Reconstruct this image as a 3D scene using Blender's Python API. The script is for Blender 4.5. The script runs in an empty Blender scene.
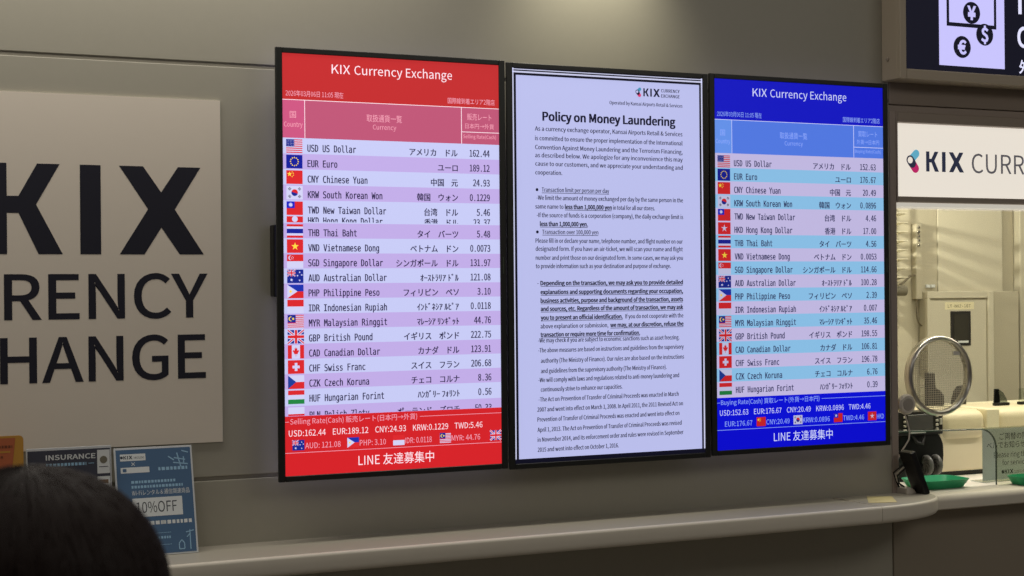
import bpy, bmesh, math, random, os
from mathutils import Vector, Matrix
random.seed(7)
S = bpy.context.scene
COL = S.collection
PI = math.pi

# ------------------------------------------------------------------ helpers
def lin(c):
    c = c / 255.0
    return c / 12.92 if c <= 0.04045 else ((c + 0.055) / 1.055) ** 2.4
def rgb(c): return (lin(c[0]), lin(c[1]), lin(c[2]), 1)

MATS = {}
def pmat(name, c, rough=.5, metal=0, spec=.5, bump=0, bscale=60, var=0, coat=0, stretch=None):
    """procedural principled material: c is an sRGB 0-255 colour"""
    if name in MATS: return MATS[name]
    m = bpy.data.materials.new(name); m.use_nodes = True
    nt = m.node_tree; b = nt.nodes['Principled BSDF']
    b.inputs['Base Color'].default_value = rgb(c)
    b.inputs['Roughness'].default_value = rough; b.inputs['Metallic'].default_value = metal
    b.inputs['Specular IOR Level'].default_value = spec; b.inputs['Coat Weight'].default_value = coat
    if bump or var:
        tc = nt.nodes.new('ShaderNodeTexCoord'); mp = nt.nodes.new('ShaderNodeMapping')
        no = nt.nodes.new('ShaderNodeTexNoise'); no.inputs['Scale'].default_value = bscale
        no.inputs['Detail'].default_value = 4
        if stretch: mp.inputs['Scale'].default_value = stretch
        nt.links.new(tc.outputs['Object'], mp.inputs['Vector']); nt.links.new(mp.outputs[0], no.inputs['Vector'])
        if bump:
            bp = nt.nodes.new('ShaderNodeBump'); bp.inputs['Strength'].default_value = bump
            bp.inputs['Distance'].default_value = .002
            nt.links.new(no.outputs['Fac'], bp.inputs['Height']); nt.links.new(bp.outputs[0], b.inputs['Normal'])
        if var:
            mx = nt.nodes.new('ShaderNodeMix'); mx.data_type = 'RGBA'
            a = rgb(c); mx.inputs[6].default_value = tuple(x * (1 - var) for x in a[:3]) + (1,)
            mx.inputs[7].default_value = tuple(min(1, x * (1 + var)) for x in a[:3]) + (1,)
            nt.links.new(no.outputs['Fac'], mx.inputs[0]); nt.links.new(mx.outputs[2], b.inputs['Base Color'])
    MATS[name] = m; return m

def emat(c, s=1.0):
    """a lit pixel colour of a display: emission under a faintly glossy front"""
    key = 'pixel_%d_%d_%d_%d' % (c[0], c[1], c[2], int(s * 100))
    if key in MATS: return MATS[key]
    m = bpy.data.materials.new(key); m.use_nodes = True
    b = m.node_tree.nodes['Principled BSDF']
    q = rgb(c); b.inputs['Base Color'].default_value = (q[0] * .4, q[1] * .4, q[2] * .4, 1)
    b.inputs['Roughness'].default_value = .42; b.inputs['Specular IOR Level'].default_value = .2
    b.inputs['Emission Color'].default_value = rgb(c); b.inputs['Emission Strength'].default_value = s
    MATS[key] = m; return m

def glass_mat(name, tint, gloss=.08, rough=.02):
    if name in MATS: return MATS[name]
    m = bpy.data.materials.new(name); m.use_nodes = True
    nt = m.node_tree; nt.nodes.clear()
    o = nt.nodes.new('ShaderNodeOutputMaterial'); t = nt.nodes.new('ShaderNodeBsdfTransparent')
    g = nt.nodes.new('ShaderNodeBsdfGlossy'); x = nt.nodes.new('ShaderNodeMixShader'); f = nt.nodes.new('ShaderNodeFresnel')
    t.inputs[0].default_value = rgb(tint); g.inputs['Roughness'].default_value = rough
    f.inputs[0].default_value = 1.33
    ge = nt.nodes.new('ShaderNodeNewGeometry'); iv = nt.nodes.new('ShaderNodeMath'); iv.operation = 'SUBTRACT'; iv.inputs[0].default_value = 1
    mu = nt.nodes.new('ShaderNodeMath'); mu.operation = 'MULTIPLY'
    nt.links.new(ge.outputs['Backfacing'], iv.inputs[1]); nt.links.new(f.outputs[0], mu.inputs[0]); nt.links.new(iv.outputs[0], mu.inputs[1])
    nt.links.new(mu.outputs[0], x.inputs[0]); nt.links.new(t.outputs[0], x.inputs[1]); nt.links.new(g.outputs[0], x.inputs[2])
    nt.links.new(x.outputs[0], o.inputs[0])
    MATS[name] = m; return m

def empty(name, loc, label, cat, group=None, rot=(0, 0, 0)):
    o = bpy.data.objects.new(name, None); COL.objects.link(o); o.location = loc; o.rotation_euler = rot
    o.empty_display_size = .05
    o['label'] = label; o['category'] = cat
    if group: o['group'] = group
    return o
def tag(o, label, cat, group=None):
    o['label'] = label; o['category'] = cat
    if group: o['group'] = group
    return o

class MB:
    """collects shapes in a bmesh and links them as ONE mesh object"""
    def __init__(s): s.bm = bmesh.new(); s.mats = []
    def mi(s, m):
        if m not in s.mats: s.mats.append(m)
        return s.mats.index(m)
    def _new(s, fs, m):
        if m is not None:
            i = s.mi(m)
            for f in fs: f.material_index = i
    def box(s, x0, x1, y0, y1, z0, z1, m=None, bev=0, seg=2):
        r = bmesh.ops.create_cube(s.bm, size=1)
        for v in r['verts']:
            v.co = Vector(((x0 + x1) / 2 + v.co.x * (x1 - x0), (y0 + y1) / 2 + v.co.y * (y1 - y0), (z0 + z1) / 2 + v.co.z * (z1 - z0)))
        fs = {f for v in r['verts'] for f in v.link_faces}
        if bev:
            es = {e for f in fs for e in f.edges}
            q = bmesh.ops.bevel(s.bm, geom=list(es), offset=bev, segments=seg, profile=.5, affect='EDGES')
            fs = set(q['faces']) | {f for f in fs if f.is_valid}
            vs = {v for f in fs for v in f.verts}; fs = {f for v in vs for f in v.link_faces}
        s._new(fs, m); return s
    def prism(s, pts, axis, a, b, m=None, bev=0):
        """extrude a 2D outline along axis from a to b. axis y: pts=(x,z); axis z: pts=(x,y); axis x: pts=(y,z)"""
        def P(p, t):
            return {'y': (p[0], t, p[1]), 'z': (p[0], p[1], t), 'x': (t, p[0], p[1])}[axis]
        A = [s.bm.verts.new(P(p, a)) for p in pts]; B = [s.bm.verts.new(P(p, b)) for p in pts]
        n = len(pts); fs = [s.bm.faces.new(A), s.bm.faces.new(B[::-1])]
        for i in range(n): fs.append(s.bm.faces.new((A[i], B[i], B[(i + 1) % n], A[(i + 1) % n])))
        if bev:
            es = set(fs[0].edges) | set(fs[1].edges)
            q = bmesh.ops.bevel(s.bm, geom=list(es), offset=bev, segments=2, profile=.5, affect='EDGES')
            vs = {v for f in q['faces'] for v in f.verts} | {v for f in fs if f.is_valid for v in f.verts}
            fs = {f for v in vs for f in v.link_faces}
        s._new(fs, m); return s
    def loops(s, rings, m=None, cap=True, closed=False):
        """skin a list of closed vertex rings"""
        V = [[s.bm.verts.new(p) for p in r] for r in rings]; fs = []
        n = len(V[0]); K = len(V)
        for k in range(K if closed else K - 1):
            A = V[k]; B = V[(k + 1) % K]
            for i in range(n): fs.append(s.bm.faces.new((A[i], A[(i + 1) % n], B[(i + 1) % n], B[i])))
        if cap and not closed: fs += [s.bm.faces.new(V[0][::-1]), s.bm.faces.new(V[-1])]
        s._new(fs, m); return s
    def lathe(s, prof, c, axis='z', seg=48, m=None, cap=True):
        """prof: (radius, along) pairs about an axis through c"""
        rings = []
        for r, h in prof:
            ring = []
            for i in range(seg):
                a = 2 * PI * i / seg; u, v = r * math.cos(a), r * math.sin(a)
                ring.append({'z': (c[0] + u, c[1] + v, c[2] + h), 'y': (c[0] + u, c[1] + h, c[2] + v), 'x': (c[0] + h, c[1] + u, c[2] + v)}[axis])
            rings.append(ring)
        return s.loops(rings, m, cap)
    def tube(s, pts, r, m=None, seg=8, cap=True):
        pts = [Vector(p) for p in pts]; rings = []; up = Vector((0, 0, 1)); prev = None
        for i, p in enumerate(pts):
            d = (pts[min(i + 1, len(pts) - 1)] - pts[max(i - 1, 0)]).normalized()
            if prev is None:
                q = d.cross(up)
                if q.length < .1: q = d.cross(Vector((1, 0, 0)))
            else: q = prev - d * prev.dot(d)
            q.normalize(); prev = q; w = d.cross(q)
            rr = r[i] if isinstance(r, (list, tuple)) else r
            rings.append([p + q * (rr * math.cos(2 * PI * k / seg)) + w * (rr * math.sin(2 * PI * k / seg)) for k in range(seg)])
        return s.loops(rings, m, cap)
    def xf(s, M): bmesh.ops.transform(s.bm, matrix=M, verts=s.bm.verts[:]); return s
    def build(s, name, mat=None, parent=None, smooth=None, loc=None, label=None):
        me = bpy.data.meshes.new(name); bmesh.ops.recalc_face_normals(s.bm, faces=s.bm.faces[:])
        s.bm.to_mesh(me); s.bm.free()
        for x in (s.mats or [mat]): me.materials.append(x)
        if smooth is not None:
            me.polygons.foreach_set('use_smooth', [True] * len(me.polygons))
            if smooth < 179: me.set_sharp_from_angle(angle=math.radians(smooth))
        o = bpy.data.objects.new(name, me); COL.objects.link(o)
        if parent: o.parent = parent
        if loc: o.location = loc
        if label: o['label'] = label
        return o

def struct(o): o['kind'] = 'structure'; return o

# ------------------------------------------------------------------ lettering
FDIR = bpy.utils.system_resource('DATAFILES', path='fonts')
def font(fn):
    try: return bpy.data.fonts.load(os.path.join(FDIR, fn))
    except Exception: return None
FONTS = {'sans': font('Noto Sans CJK Regular.woff2'), 'arial': font('Inter.woff2'), 'mono': font('DejaVuSansMono.woff2')}
_tc = {}
def glyphs(body, f='sans', bold=0, res=2):
    """mesh outline of a line of text in units of its capital height: (verts, faces, xmin, xmax)"""
    k = (body, f, bold, res)
    if k in _tc: return _tc[k]
    c = bpy.data.curves.new('text', 'FONT'); fo = FONTS[f]
    if fo: c.font = fo
    cap = {'sans': .25665, 'arial': .50871, 'mono': .51985}[f] if fo else .682
    c.body = body; c.size = 1; c.resolution_u = res; c.offset = bold * cap
    o = bpy.data.objects.new('text', c)
    me = bpy.data.meshes.new_from_object(o)
    V = [(v.co.x / cap, v.co.y / cap) for v in me.vertices]; F = [tuple(p.vertices) for p in me.polygons]
    bpy.data.objects.remove(o); bpy.data.curves.remove(c); bpy.data.meshes.remove(me)
    xs = [v[0] for v in V] or [0]
    _tc[k] = (V, F, min(xs), max(xs)); return _tc[k]

class Art:
    """flat printed or lit artwork in a local frame: u to the side, v downward, in metres; layers stack 0.25 mm apart"""
    STEP = .00025
    def __init__(s): s.V = []; s.F = []; s.M = []; s.mats = []
    def mi(s, m):
        if m not in s.mats: s.mats.append(m)
        return s.mats.index(m)
    def poly(s, pts, layer, m):
        b = len(s.V); s.V += [(p[0], -layer * s.STEP, -p[1]) for p in pts]
        s.F.append(tuple(range(b, b + len(pts)))); s.M.append(s.mi(m)); return s
    def rect(s, u0, v0, u1, v1, layer, m): return s.poly([(u0, v0), (u0, v1), (u1, v1), (u1, v0)], layer, m)
    def disc(s, u, v, r, layer, m, n=24, ry=None):
        ry = ry or r
        return s.poly([(u + r * math.cos(-2 * PI * i / n), v + ry * math.sin(-2 * PI * i / n)) for i in range(n)], layer, m)
    def star(s, u, v, r, layer, m, n=5, inner=.4):
        return s.poly([(u + (r if i % 2 == 0 else r * inner) * math.sin(-PI * i / n), v - (r if i % 2 == 0 else r * inner) * math.cos(PI * i / n)) for i in range(2 * n)], layer, m)
    def line(s, a, b, w, layer, m):
        d = Vector((b[0] - a[0], b[1] - a[1])); n = Vector((-d.y, d.x)).normalized() * w / 2
        return s.poly([(a[0] + n.x, a[1] + n.y), (a[0] - n.x, a[1] - n.y), (b[0] - n.x, b[1] - n.y), (b[0] + n.x, b[1] + n.y)], layer, m)
    def text(s, body, u0, vbase, cap, layer, m, u1=None, f='sans', bold=0, align='l', xs=1.0, clip=None, res=2, maxw=None, dbl=0):
        """u1: fit the line between u0 and u1; else align l/c/r at u0 with x-scale xs; vbase: baseline"""
        if dbl:
            four = dbl > .0011; dy = dbl * .22 if four else 0
            for k, (a_, b_) in enumerate(((-.5, -1), (.5, -1), (-.5, 1), (.5, 1)) if four else ((-.5, 0), (.5, 0))):
                s.text(body, u0 + a_ * dbl, vbase + b_ * dy, cap, layer + .2 * k, m, None if u1 is None else u1 + a_ * dbl, f, bold, align, xs, clip, res, maxw)
            return s
        V, F, a, b = glyphs(body, f, bold, res)
        if not V: return s
        if u1 is not None: sx = (u1 - u0) / (b - a); off = u0 - a * sx
        else:
            sx = cap * xs
            if maxw and (b - a) * sx > maxw: sx = maxw / (b - a)
            off = {'l': u0 - a * sx, 'c': u0 - (a + b) / 2 * sx, 'r': u0 - b * sx}[align]
        W = [(off + x * sx, vbase - y * cap) for x, y in V]
        if clip: W, F = s.clipped(W, F, clip)
        base = len(s.V); i = s.mi(m)
        s.V += [(x, -layer * s.STEP, -y) for x, y in W]
        s.F += [tuple(base + k for k in p) for p in F]; s.M += [i] * len(F); return s
    def cells(s, body, u1, pitch, vbase, cap, layer, m, clip=None, dbl=0):
        """monospaced figures ending at u1"""
        for k, ch in enumerate(reversed(body)):
            s.text(ch, u1 - (k + .5) * pitch, vbase, cap, layer, m, align='c', xs=.74, clip=clip, bold=.008, dbl=dbl)
        return s
    @staticmethod
    def clipped(W, F, clip):
        bm = bmesh.new(); vs = [bm.verts.new((x, y, 0)) for x, y in W]
        for p in F:
            try: bm.faces.new([vs[k] for k in p])
            except ValueError: pass
        for co, no in (((0, clip[0], 0), (0, -1, 0)), ((0, clip[1], 0), (0, 1, 0))):
            bmesh.ops.bisect_plane(bm, geom=bm.verts[:] + bm.edges[:] + bm.faces[:], plane_co=co, plane_no=no, clear_outer=True)
        bm.verts.index_update(); W = [(v.co.x, v.co.y) for v in bm.verts]; F = [tuple(v.index for v in f.verts) for f in bm.faces]
        bm.free(); return W, F
    def build(s, name, parent=None, loc=None, label=None, rot=None):
        me = bpy.data.meshes.new(name); me.from_pydata(s.V, [], s.F)
        for x in s.mats: me.materials.append(x)
        me.polygons.foreach_set('material_index', s.M); me.update()
        o = bpy.data.objects.new(name, me); COL.objects.link(o)
        if parent: o.parent = parent
        if loc: o.location = loc
        if rot: o.rotation_euler = rot
        if label: o['label'] = label
        return o

# ------------------------------------------------------------------ flags (as the displays show them)
def flag(A, code, u, v, w, h, L, E, clip=None):
    """E maps a colour to its material; clip = (vmin, vmax) keeps only that band (the display is mid-scroll)"""
    red, blue, white, yel = E((214, 40, 45)), E((25, 40, 140)), E((205, 205, 240)), E((250, 215, 70))
    grn, blk = E((35, 130, 65)), E((25, 25, 35))
    c0, c1 = clip if clip else (v, v + h)
    def R(a, b, c, d, l, m):
        v0, v1 = max(v + b * h, c0), min(v + d * h, c1)
        if v1 > v0: A.rect(u + a * w, v0, u + c * w, v1, L + l, m)
    def D(a, b, r, l, m):
        if clip is None or (v + b * h - r * h > c0 - .003 and v + b * h < c1): A.disc(u + a * w, max(v + b * h, c0 + r * h * .3), r * h, L + l, m, 16)
    def ST(a, b, r, l, m, n=5, inner=.4):
        if clip is None: A.star(u + a * w, v + b * h, r * h, L + l, m, n, inner)
    def P(pts, l, m):
        if clip is None: A.poly([(u + a * w, v + b * h) for a, b in pts], L + l, m)
    def LN(a, b, wd, l, m):
        if clip is None: A.line((u + a[0] * w, v + a[1] * h), (u + b[0] * w, v + b[1] * h), wd * h, L + l, m)
    def jack(a, b, c, d, l):
        R(a, b, c, d, l, blue); W = c - a; H = d - b
        LN((a, b), (c, d), .2 * H, l + 1, white); LN((a, d), (c, b), .2 * H, l + 2, white)
        LN((a, b), (c, d), .08 * H, l + 3, red); LN((a, d), (c, b), .08 * H, l + 4, red)
        R(a + .39 * W, b, a + .61 * W, d, l + 5, white); R(a, b + .34 * H, c, b + .66 * H, l + 6, white)
        R(a + .43 * W, b, a + .57 * W, d, l + 7, red); R(a, b + .4 * H, c, b + .6 * H, l + 8, red)
    if code == 'US':
        R(0, 0, 1, 1, 0, white)
        for i in range(7): R(0, i * 2 / 13, 1, (i * 2 + 1) / 13, 1, red)
        R(0, 0, .5, 7 / 13, 2, blue)
        for i in range(4):
            for j in range(5): D(.06 + j * .095, .08 + i * .12, .02, 3, white)
    elif code == 'EU':
        R(0, 0, 1, 1, 0, E((20, 30, 150)))
        for i in range(12): D(.5 + .24 * math.sin(i * PI / 6), .5 + .3 * math.cos(i * PI / 6), .045, 1, yel)
    elif code == 'CN':
        R(0, 0, 1, 1, 0, red); ST(.2, .28, .2, 1, yel)
        for a, b in ((.36, .12), (.43, .22), (.43, .36), (.36, .46)): ST(a, b, .06, 1, yel)
    elif code == 'KR':
        R(0, 0, 1, 1, 0, white)
        def half(s0): return [(.5 + .2 * math.cos(s0 + i * PI / 12), .5 + .25 * math.sin(s0 + i * PI / 12)) for i in range(13)]
        P(half(PI + .3), 1, red); P(half(.3), 1, blue)
        for a, b in ((.2, .22), (.8, .22), (.2, .78), (.8, .78)):
            t = 1 if (a < .5) == (b < .5) else -1
            for k in (-1, 0, 1):
                cx, cy = a + k * .035, b + t * k * .045
                LN((cx - .06, cy + t * .07), (cx + .06, cy - t * .07), .035, 1, blk)
    elif code == 'TW':
        R(0, 0, 1, 1, 0, red); R(0, 0, .5, .5, 1, E((30, 40, 190))); ST(.25, .25, .17, 2, white, 12, .62)
    elif code == 'HK':
        R(0, 0, 1, 1, 0, red)
        if clip: D(.5, .5, .22, 1, white)
        else: ST(.5, .5, .34, 1, white, 5, .3)
    elif code == 'TH':
        R(0, 0, 1, 1, 0, white); R(0, 0, 1, 1 / 6, 1, red); R(0, 5 / 6, 1, 1, 1, red); R(0, 1 / 3, 1, 2 / 3, 1, E((25, 35, 150)))
    elif code == 'VN': R(0, 0, 1, 1, 0, red); ST(.5, .52, .3, 1, yel)
    elif code == 'SG':
        R(0, 0, 1, .5, 0, red); R(0, .5, 1, 1, 0, white); D(.22, .25, .17, 1, white); D(.28, .25, .16, 2, red)
        for i in range(5): D(.32 + .07 * math.sin(i * 1.257), .25 - .09 * math.cos(i * 1.257), .025, 3, white)
    elif code == 'AU':
        R(0, 0, 1, 1, 0, blue); jack(0, 0, .5, .5, 1); ST(.25, .76, .12, 10, white, 7, .5)
        for a, b in ((.75, .2), (.62, .45), (.88, .4), (.75, .8)): ST(a, b, .075, 10, white, 7, .5)
    elif code == 'PH':
        R(0, 0, 1, .5, 0, E((30, 50, 170))); R(0, .5, 1, 1, 0, red); P([(0, 0), (0, 1), (.62, .5)], 1, white); ST(.2, .5, .13, 2, yel, 8, .55)
    elif code == 'ID': R(0, 0, 1, .5, 0, red); R(0, .5, 1, 1, 0, white)
    elif code == 'MY':
        R(0, 0, 1, 1, 0, white)
        for i in range(7): R(0, i * 2 / 14, 1, (i * 2 + 1) / 14, 1, red)
        R(0, 0, .5, 8 / 14, 2, blue); D(.2, .29, .17, 3, yel); D(.24, .29, .14, 4, blue); ST(.34, .29, .11, 5, yel, 8, .5)
    elif code == 'GB': jack(0, 0, 1, 1, 0)
    elif code == 'CA':
        R(0, 0, 1, 1, 0, white); R(0, 0, .25, 1, 1, red); R(.75, 0, 1, 1, 1, red)
        P([(.5, .14), (.46, .26), (.41, .23), (.43, .42), (.37, .36), (.3, .42), (.33, .5), (.4, .62), (.38, .68), (.485, .66), (.485, .84), (.515, .84), (.515, .66), (.62, .68), (.6, .62), (.67, .5), (.7, .42), (.63, .36), (.57, .42), (.59, .23), (.54, .26)], 1, red)
    elif code == 'CH': R(0, 0, 1, 1, 0, red); R(.42, .2, .58, .8, 1, white); R(.28, .4, .72, .6, 2, white)
    elif code == 'CZ': R(0, 0, 1, .5, 0, white); R(0, .5, 1, 1, 0, red); P([(0, 0), (0, 1), (.5, .5)], 1, E((30, 60, 150)))
    elif code == 'HU': R(0, 0, 1, 1 / 3, 0, red); R(0, 1 / 3, 1, 2 / 3, 0, white); R(0, 2 / 3, 1, 1, 0, grn)
    elif code == 'PL': R(0, 0, 1, .5, 0, white); R(0, .5, 1, 1, 0, red)

def emblem(A, u, v, s, L, teal, dark, mag, white):
    """the two-capsule mark beside the lettering, s = its height"""
    def capsule(ax, ay, bx, by, r, l, m):
        d = Vector((bx - ax, by - ay)); t = math.atan2(d.y, d.x); pts = []
        for i in range(9): a = t + PI / 2 + PI * i / 8; pts.append((u + s * (ax + r * math.cos(a)), v + s * (ay + r * math.sin(a))))
        for i in range(9): a = t - PI / 2 + PI * i / 8; pts.append((u + s * (bx + r * math.cos(a)), v + s * (by + r * math.sin(a))))
        A.poly(pts[::-1], L + l, m)
    capsule(-.1, -.06, .17, -.32, .17, 0, teal)
    capsule(-.16, -.04, .12, .32, .19, 1, mag)
    capsule(-.16, -.04, -.05, .1, .2, 2, dark)
    A.disc(u - .16 * s, v - .03 * s, .14 * s, L + 3, white, 16)

def kix(A, u0, u1, vt, vb, L, m):
    """bold K I X drawn as shapes between u0..u1 and vt..vb"""
    X0, X1, Z0, Z1 = -1.660, -1.137, 1.917, 1.698
    def q(pts): A.poly([(u0 + (x - X0) / (X1 - X0) * (u1 - u0), vt + (Z0 - z) / (Z0 - Z1) * (vb - vt)) for x, z in pts], L, m)
    t, b = Z0, Z1
    q([(-1.660, t), (-1.660, b), (-1.614, b), (-1.614, t)])
    q([(-1.543, t), (-1.587, 1.838), (-1.614, 1.838), (-1.614, 1.797), (-1.587, 1.797), (-1.546, 1.818), (-1.490, t)])
    q([(-1.587, 1.797), (-1.541, b), (-1.484, b), (-1.546, 1.818)])
    q([(-1.442, t), (-1.442, b), (-1.392, b), (-1.392, t)])
    q([(-1.347, t), (-1.2765, 1.8105), (-1.347, b), (-1.286, b), (-1.2435, 1.765), (-1.198, b), (-1.137, b), (-1.2095, 1.8105), (-1.144, t), (-1.201, t), (-1.2435, 1.853), (-1.288, t)])

# ------------------------------------------------------------------ materials of the place
M_wall = pmat('satin_wall_panel', (170, 166, 152), .42, 0, .45, .03, 40, .03)
M_gap = pmat('dark_panel_gap', (140, 135, 122), .7)
M_trimwall = pmat('taupe_column', (168, 154, 143), .5, 0, .4)
M_header = pmat('brown_header', (150, 137, 125), .5, 0, .4)
M_bronze = pmat('dark_bronze_frame', (166, 153, 140), .5, 0, .4)
M_steel = pmat('brushed_steel_trim', (205, 203, 196), .25, .9)
M_shelf = pmat('cream_laminate', (230, 223, 208), .42, 0, .25, 0, 30, .02)
M_booth = pmat('cream_booth_paint', (204, 198, 180), .6, 0, .3)
M_booth2 = pmat('beige_booth_paint', (184, 177, 158), .6, 0, .3)
M_black = pmat('black_plastic', (16, 16, 17), .38, 0, .4)
M_bezel = pmat('black_bezel', (34, 35, 33), .4, 0, .4)
M_board = pmat('white_board', (232, 222, 208), .5, 0, .3, 0, 30, .01)
M_navy = pmat('navy_letter', (38, 38, 50), .5, 0, .3)
M_floor = pmat('stone_floor', (120, 114, 106), .3, 0, .5, 0, 4, .1)

# ------------------------------------------------------------------ the setting
b = MB()
for z0, z1 in ((0, 1.125), (1.135, 2.1765), (2.1865, 3.2)):
    b.box(-4.2, 1.034, 0, .03, z0, z1, M_wall, .002, 2)
b.box(-4.2, 1.034, .003, .12, 0.01, 3.19, M_gap)
struct(b.build('wall_back'))
b = MB(); b.box(1.036, 1.062, .0, .14, .9, 2.15, M_trimwall, .002, 1)
struct(b.build('trim_1'))
b = MB()
b.box(1.036, 3.4, .0, .12, 2.172, 3.2, M_header, .002, 1)
b.box(1.036, 3.4, .004, .12, 2.148, 2.170, M_trimwall, .002, 1)
struct(b.build('wall_header'))
b = MB(); b.box(1.038, 3.4, .0, .12, 0, .904, pmat('brown_counter_front', (152, 142, 126), .5, 0, .4), .002, 1)
struct(b.build('wall_counter'))
b = MB(); b.box(-4.2, 3.4, -5.5, 3.2, -.1, 0, M_floor)
struct(b.build('floor'))

# counter that runs through the glass
b = MB(); prof = []
y0, zt, r, th = -.076, .9545, .022, .050
for i in range(9): a = PI / 2 + PI / 2 * i / 8; prof.append((y0 + r + r * math.cos(a), zt - r + r * math.sin(a)))
prof += [(y0 + .004, zt - th + .004), (y0 + .012, zt - th), (.72, zt - th), (.72, zt)]
b.prism(prof, 'x', 1.064, 3.38, M_shelf)
o = b.build('service_counter', smooth=40)
tag(o, 'long cream laminate service counter running under the ticket window glass', 'counter')

# wall shelf with the rounded end
M_top = pmat('darker_shelf_top', (184, 178, 164), .36, 0, .35, 0, 30, .02)  # darker grey for the upward faces, beside the cream edge
YF, ZT = -.235, .960
endp = [(.81 + .318 * math.sin(i / 14 * PI / 2), YF + .178 * (1 - math.cos(i / 14 * PI / 2 * .97))) for i in range(1, 15)]
def shelf_piece(x0, pts):
    b = MB(); path = [(x0, YF)] + pts; n = len(path); rings = []; cols = [(.030, ZT)]
    for k in range(7): a = PI / 2 * (1 - k / 6); cols.append((.009 - .009 * math.cos(a), ZT - .009 + .009 * math.sin(a)))
    for k in range(7): a = -PI / 2 * k / 6; cols.append((.018 - .018 * math.cos(a), ZT - .034 + .018 * math.sin(a)))
    for i in range(n):
        p = path[i]; d = Vector(path[min(i + 1, n - 1)]) - Vector(path[max(i - 1, 0)]); d.normalize(); nn = Vector((-d.y, d.x))
        ring = [(p[0] + nn.x * q, p[1] + nn.y * q, z) for q, z in cols]
        rings.append(ring + [(p[0] if i < n - 1 else p[0] - .02, 0.0 if p[0] <= 1.0355 else -.0005, ZT - .052), (p[0] if i < n - 1 else p[0] - .02, 0.0 if p[0] <= 1.0355 else -.0005, ZT)])
    b.loops(rings, M_shelf); b.mi(M_top)
    b.bm.faces.ensure_lookup_table(); b.bm.normal_update()
    for f in b.bm.faces:
        if f.calc_center_median().z > ZT - .0002: f.material_index = 1
    return b
sh = empty('wall_shelf', (0, 0, ZT - .052), 'long cream edged writing shelf running along the grey wall under the displays', 'shelf')
shelf_piece(-4.1, [(-2, YF), (.8092, YF)]).build('shelf_board', None, sh, 50).location = (0, 0, -(ZT - .052))
shelf_piece(.8108, endp).build('rounded_end', None, sh, 50).location = (0, 0, -(ZT - .052))

# ------------------------------------------------------------------ displays
W, H = .604, 1.074
def display(name, xc, zc, label, cat, group=None):
    r = empty(name, (xc, -.08, zc), label, cat, group)
    b = MB()   # bezel: a raised frame and the housing behind it
    ow, ot, ob = W / 2 + .0175, H / 2 + .0138, H / 2 + .0145
    b.box(-ow, -W / 2, -.004, .006, -ob, ot, M_bezel, .0015, 1)
    b.box(W / 2, ow, -.004, .006, -ob, ot, M_bezel, .0015, 1)
    b.box(-W / 2, W / 2, -.004, .006, H / 2, ot, M_bezel, .0015, 1)
    b.box(-W / 2, W / 2, -.004, .006, -ob, -H / 2, M_bezel, .0015, 1)
    b.build('bezel', None, r)
    b = MB(); b.box(-ow + .035, ow - .035, .004, .045, -ob + .035, ot - .035, M_black, .004, 2); b.box(-.2, .2, .04, .0795, -.35, .35, M_black, .003, 1)
    b.build('housing', None, r)
    b = MB(); b.box(W / 2 + .007, W / 2 + .0095, -.0047, -.0035, -.025, .02, pmat('sensor_window', (70, 80, 66), .3)); b.build('sensor_window', None, r)
    return r

CUR = [('USD', 'US Dollar', 'アメリカ　ドル', '162.44', '152.63', 'US'), ('EUR', 'Euro', 'ユーロ', '189.12', '176.67', 'EU'),
       ('CNY', 'Chinese Yuan', '中国　元', '24.93', '20.49', 'CN'), ('KRW', 'South Korean Won', '韓国　ウォン', '0.1229', '0.0896', 'KR'),
       ('TWD', 'New Taiwan Dollar', '台湾　ドル', '5.46', '4.46', 'TW'), ('HKD', 'Hong Kong Dollar', '香港　ドル', '23.37', '17.00', 'HK'),
       ('THB', 'Thai Baht', 'タイ　バーツ', '5.48', '4.56', 'TH'), ('VND', 'Vietnamese Dong', 'ベトナム　ドン', '0.0073', '0.0053', 'VN'),
       ('SGD', 'Singapore Dollar', 'シンガポール　ドル', '131.97', '114.66', 'SG'), ('AUD', 'Australian Dollar', 'ｵｰｽﾄﾗﾘｱ ﾄﾞﾙ', '121.08', '100.28', 'AU'),
       ('PHP', 'Philippine Peso', 'フィリピン　ペソ', '3.10', '2.39', 'PH'), ('IDR', 'Indonesian Rupiah', 'ｲﾝﾄﾞﾈｼｱ ﾙﾋﾟｱ', '0.0118', '0.007', 'ID'),
       ('MYR', 'Malaysian Ringgit', 'ﾏﾚｰｼｱ ﾘﾝｷﾞｯﾄ', '44.76', '35.46', 'MY'), ('GBP', 'British Pound', 'イギリス　ポンド', '222.75', '198.55', 'GB'),
       ('CAD', 'Canadian Dollar', 'カナダ　ドル', '123.91', '106.81', 'CA'), ('CHF', 'Swiss Franc', 'スイス　フラン', '206.68', '196.78', 'CH'),
       ('CZK', 'Czech Koruna', 'チェコ　コルナ', '8.36', '6.76', 'CZ'), ('HUF', 'Hungarian Forint', 'ﾊﾝｶﾞﾘｰ ﾌｫﾘﾝﾄ', '0.56', '0.39', 'HU'),
       ('PLN', 'Polish Zloty', 'ポーランド　ズロチ', '50.33', '', 'PL')]

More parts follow.
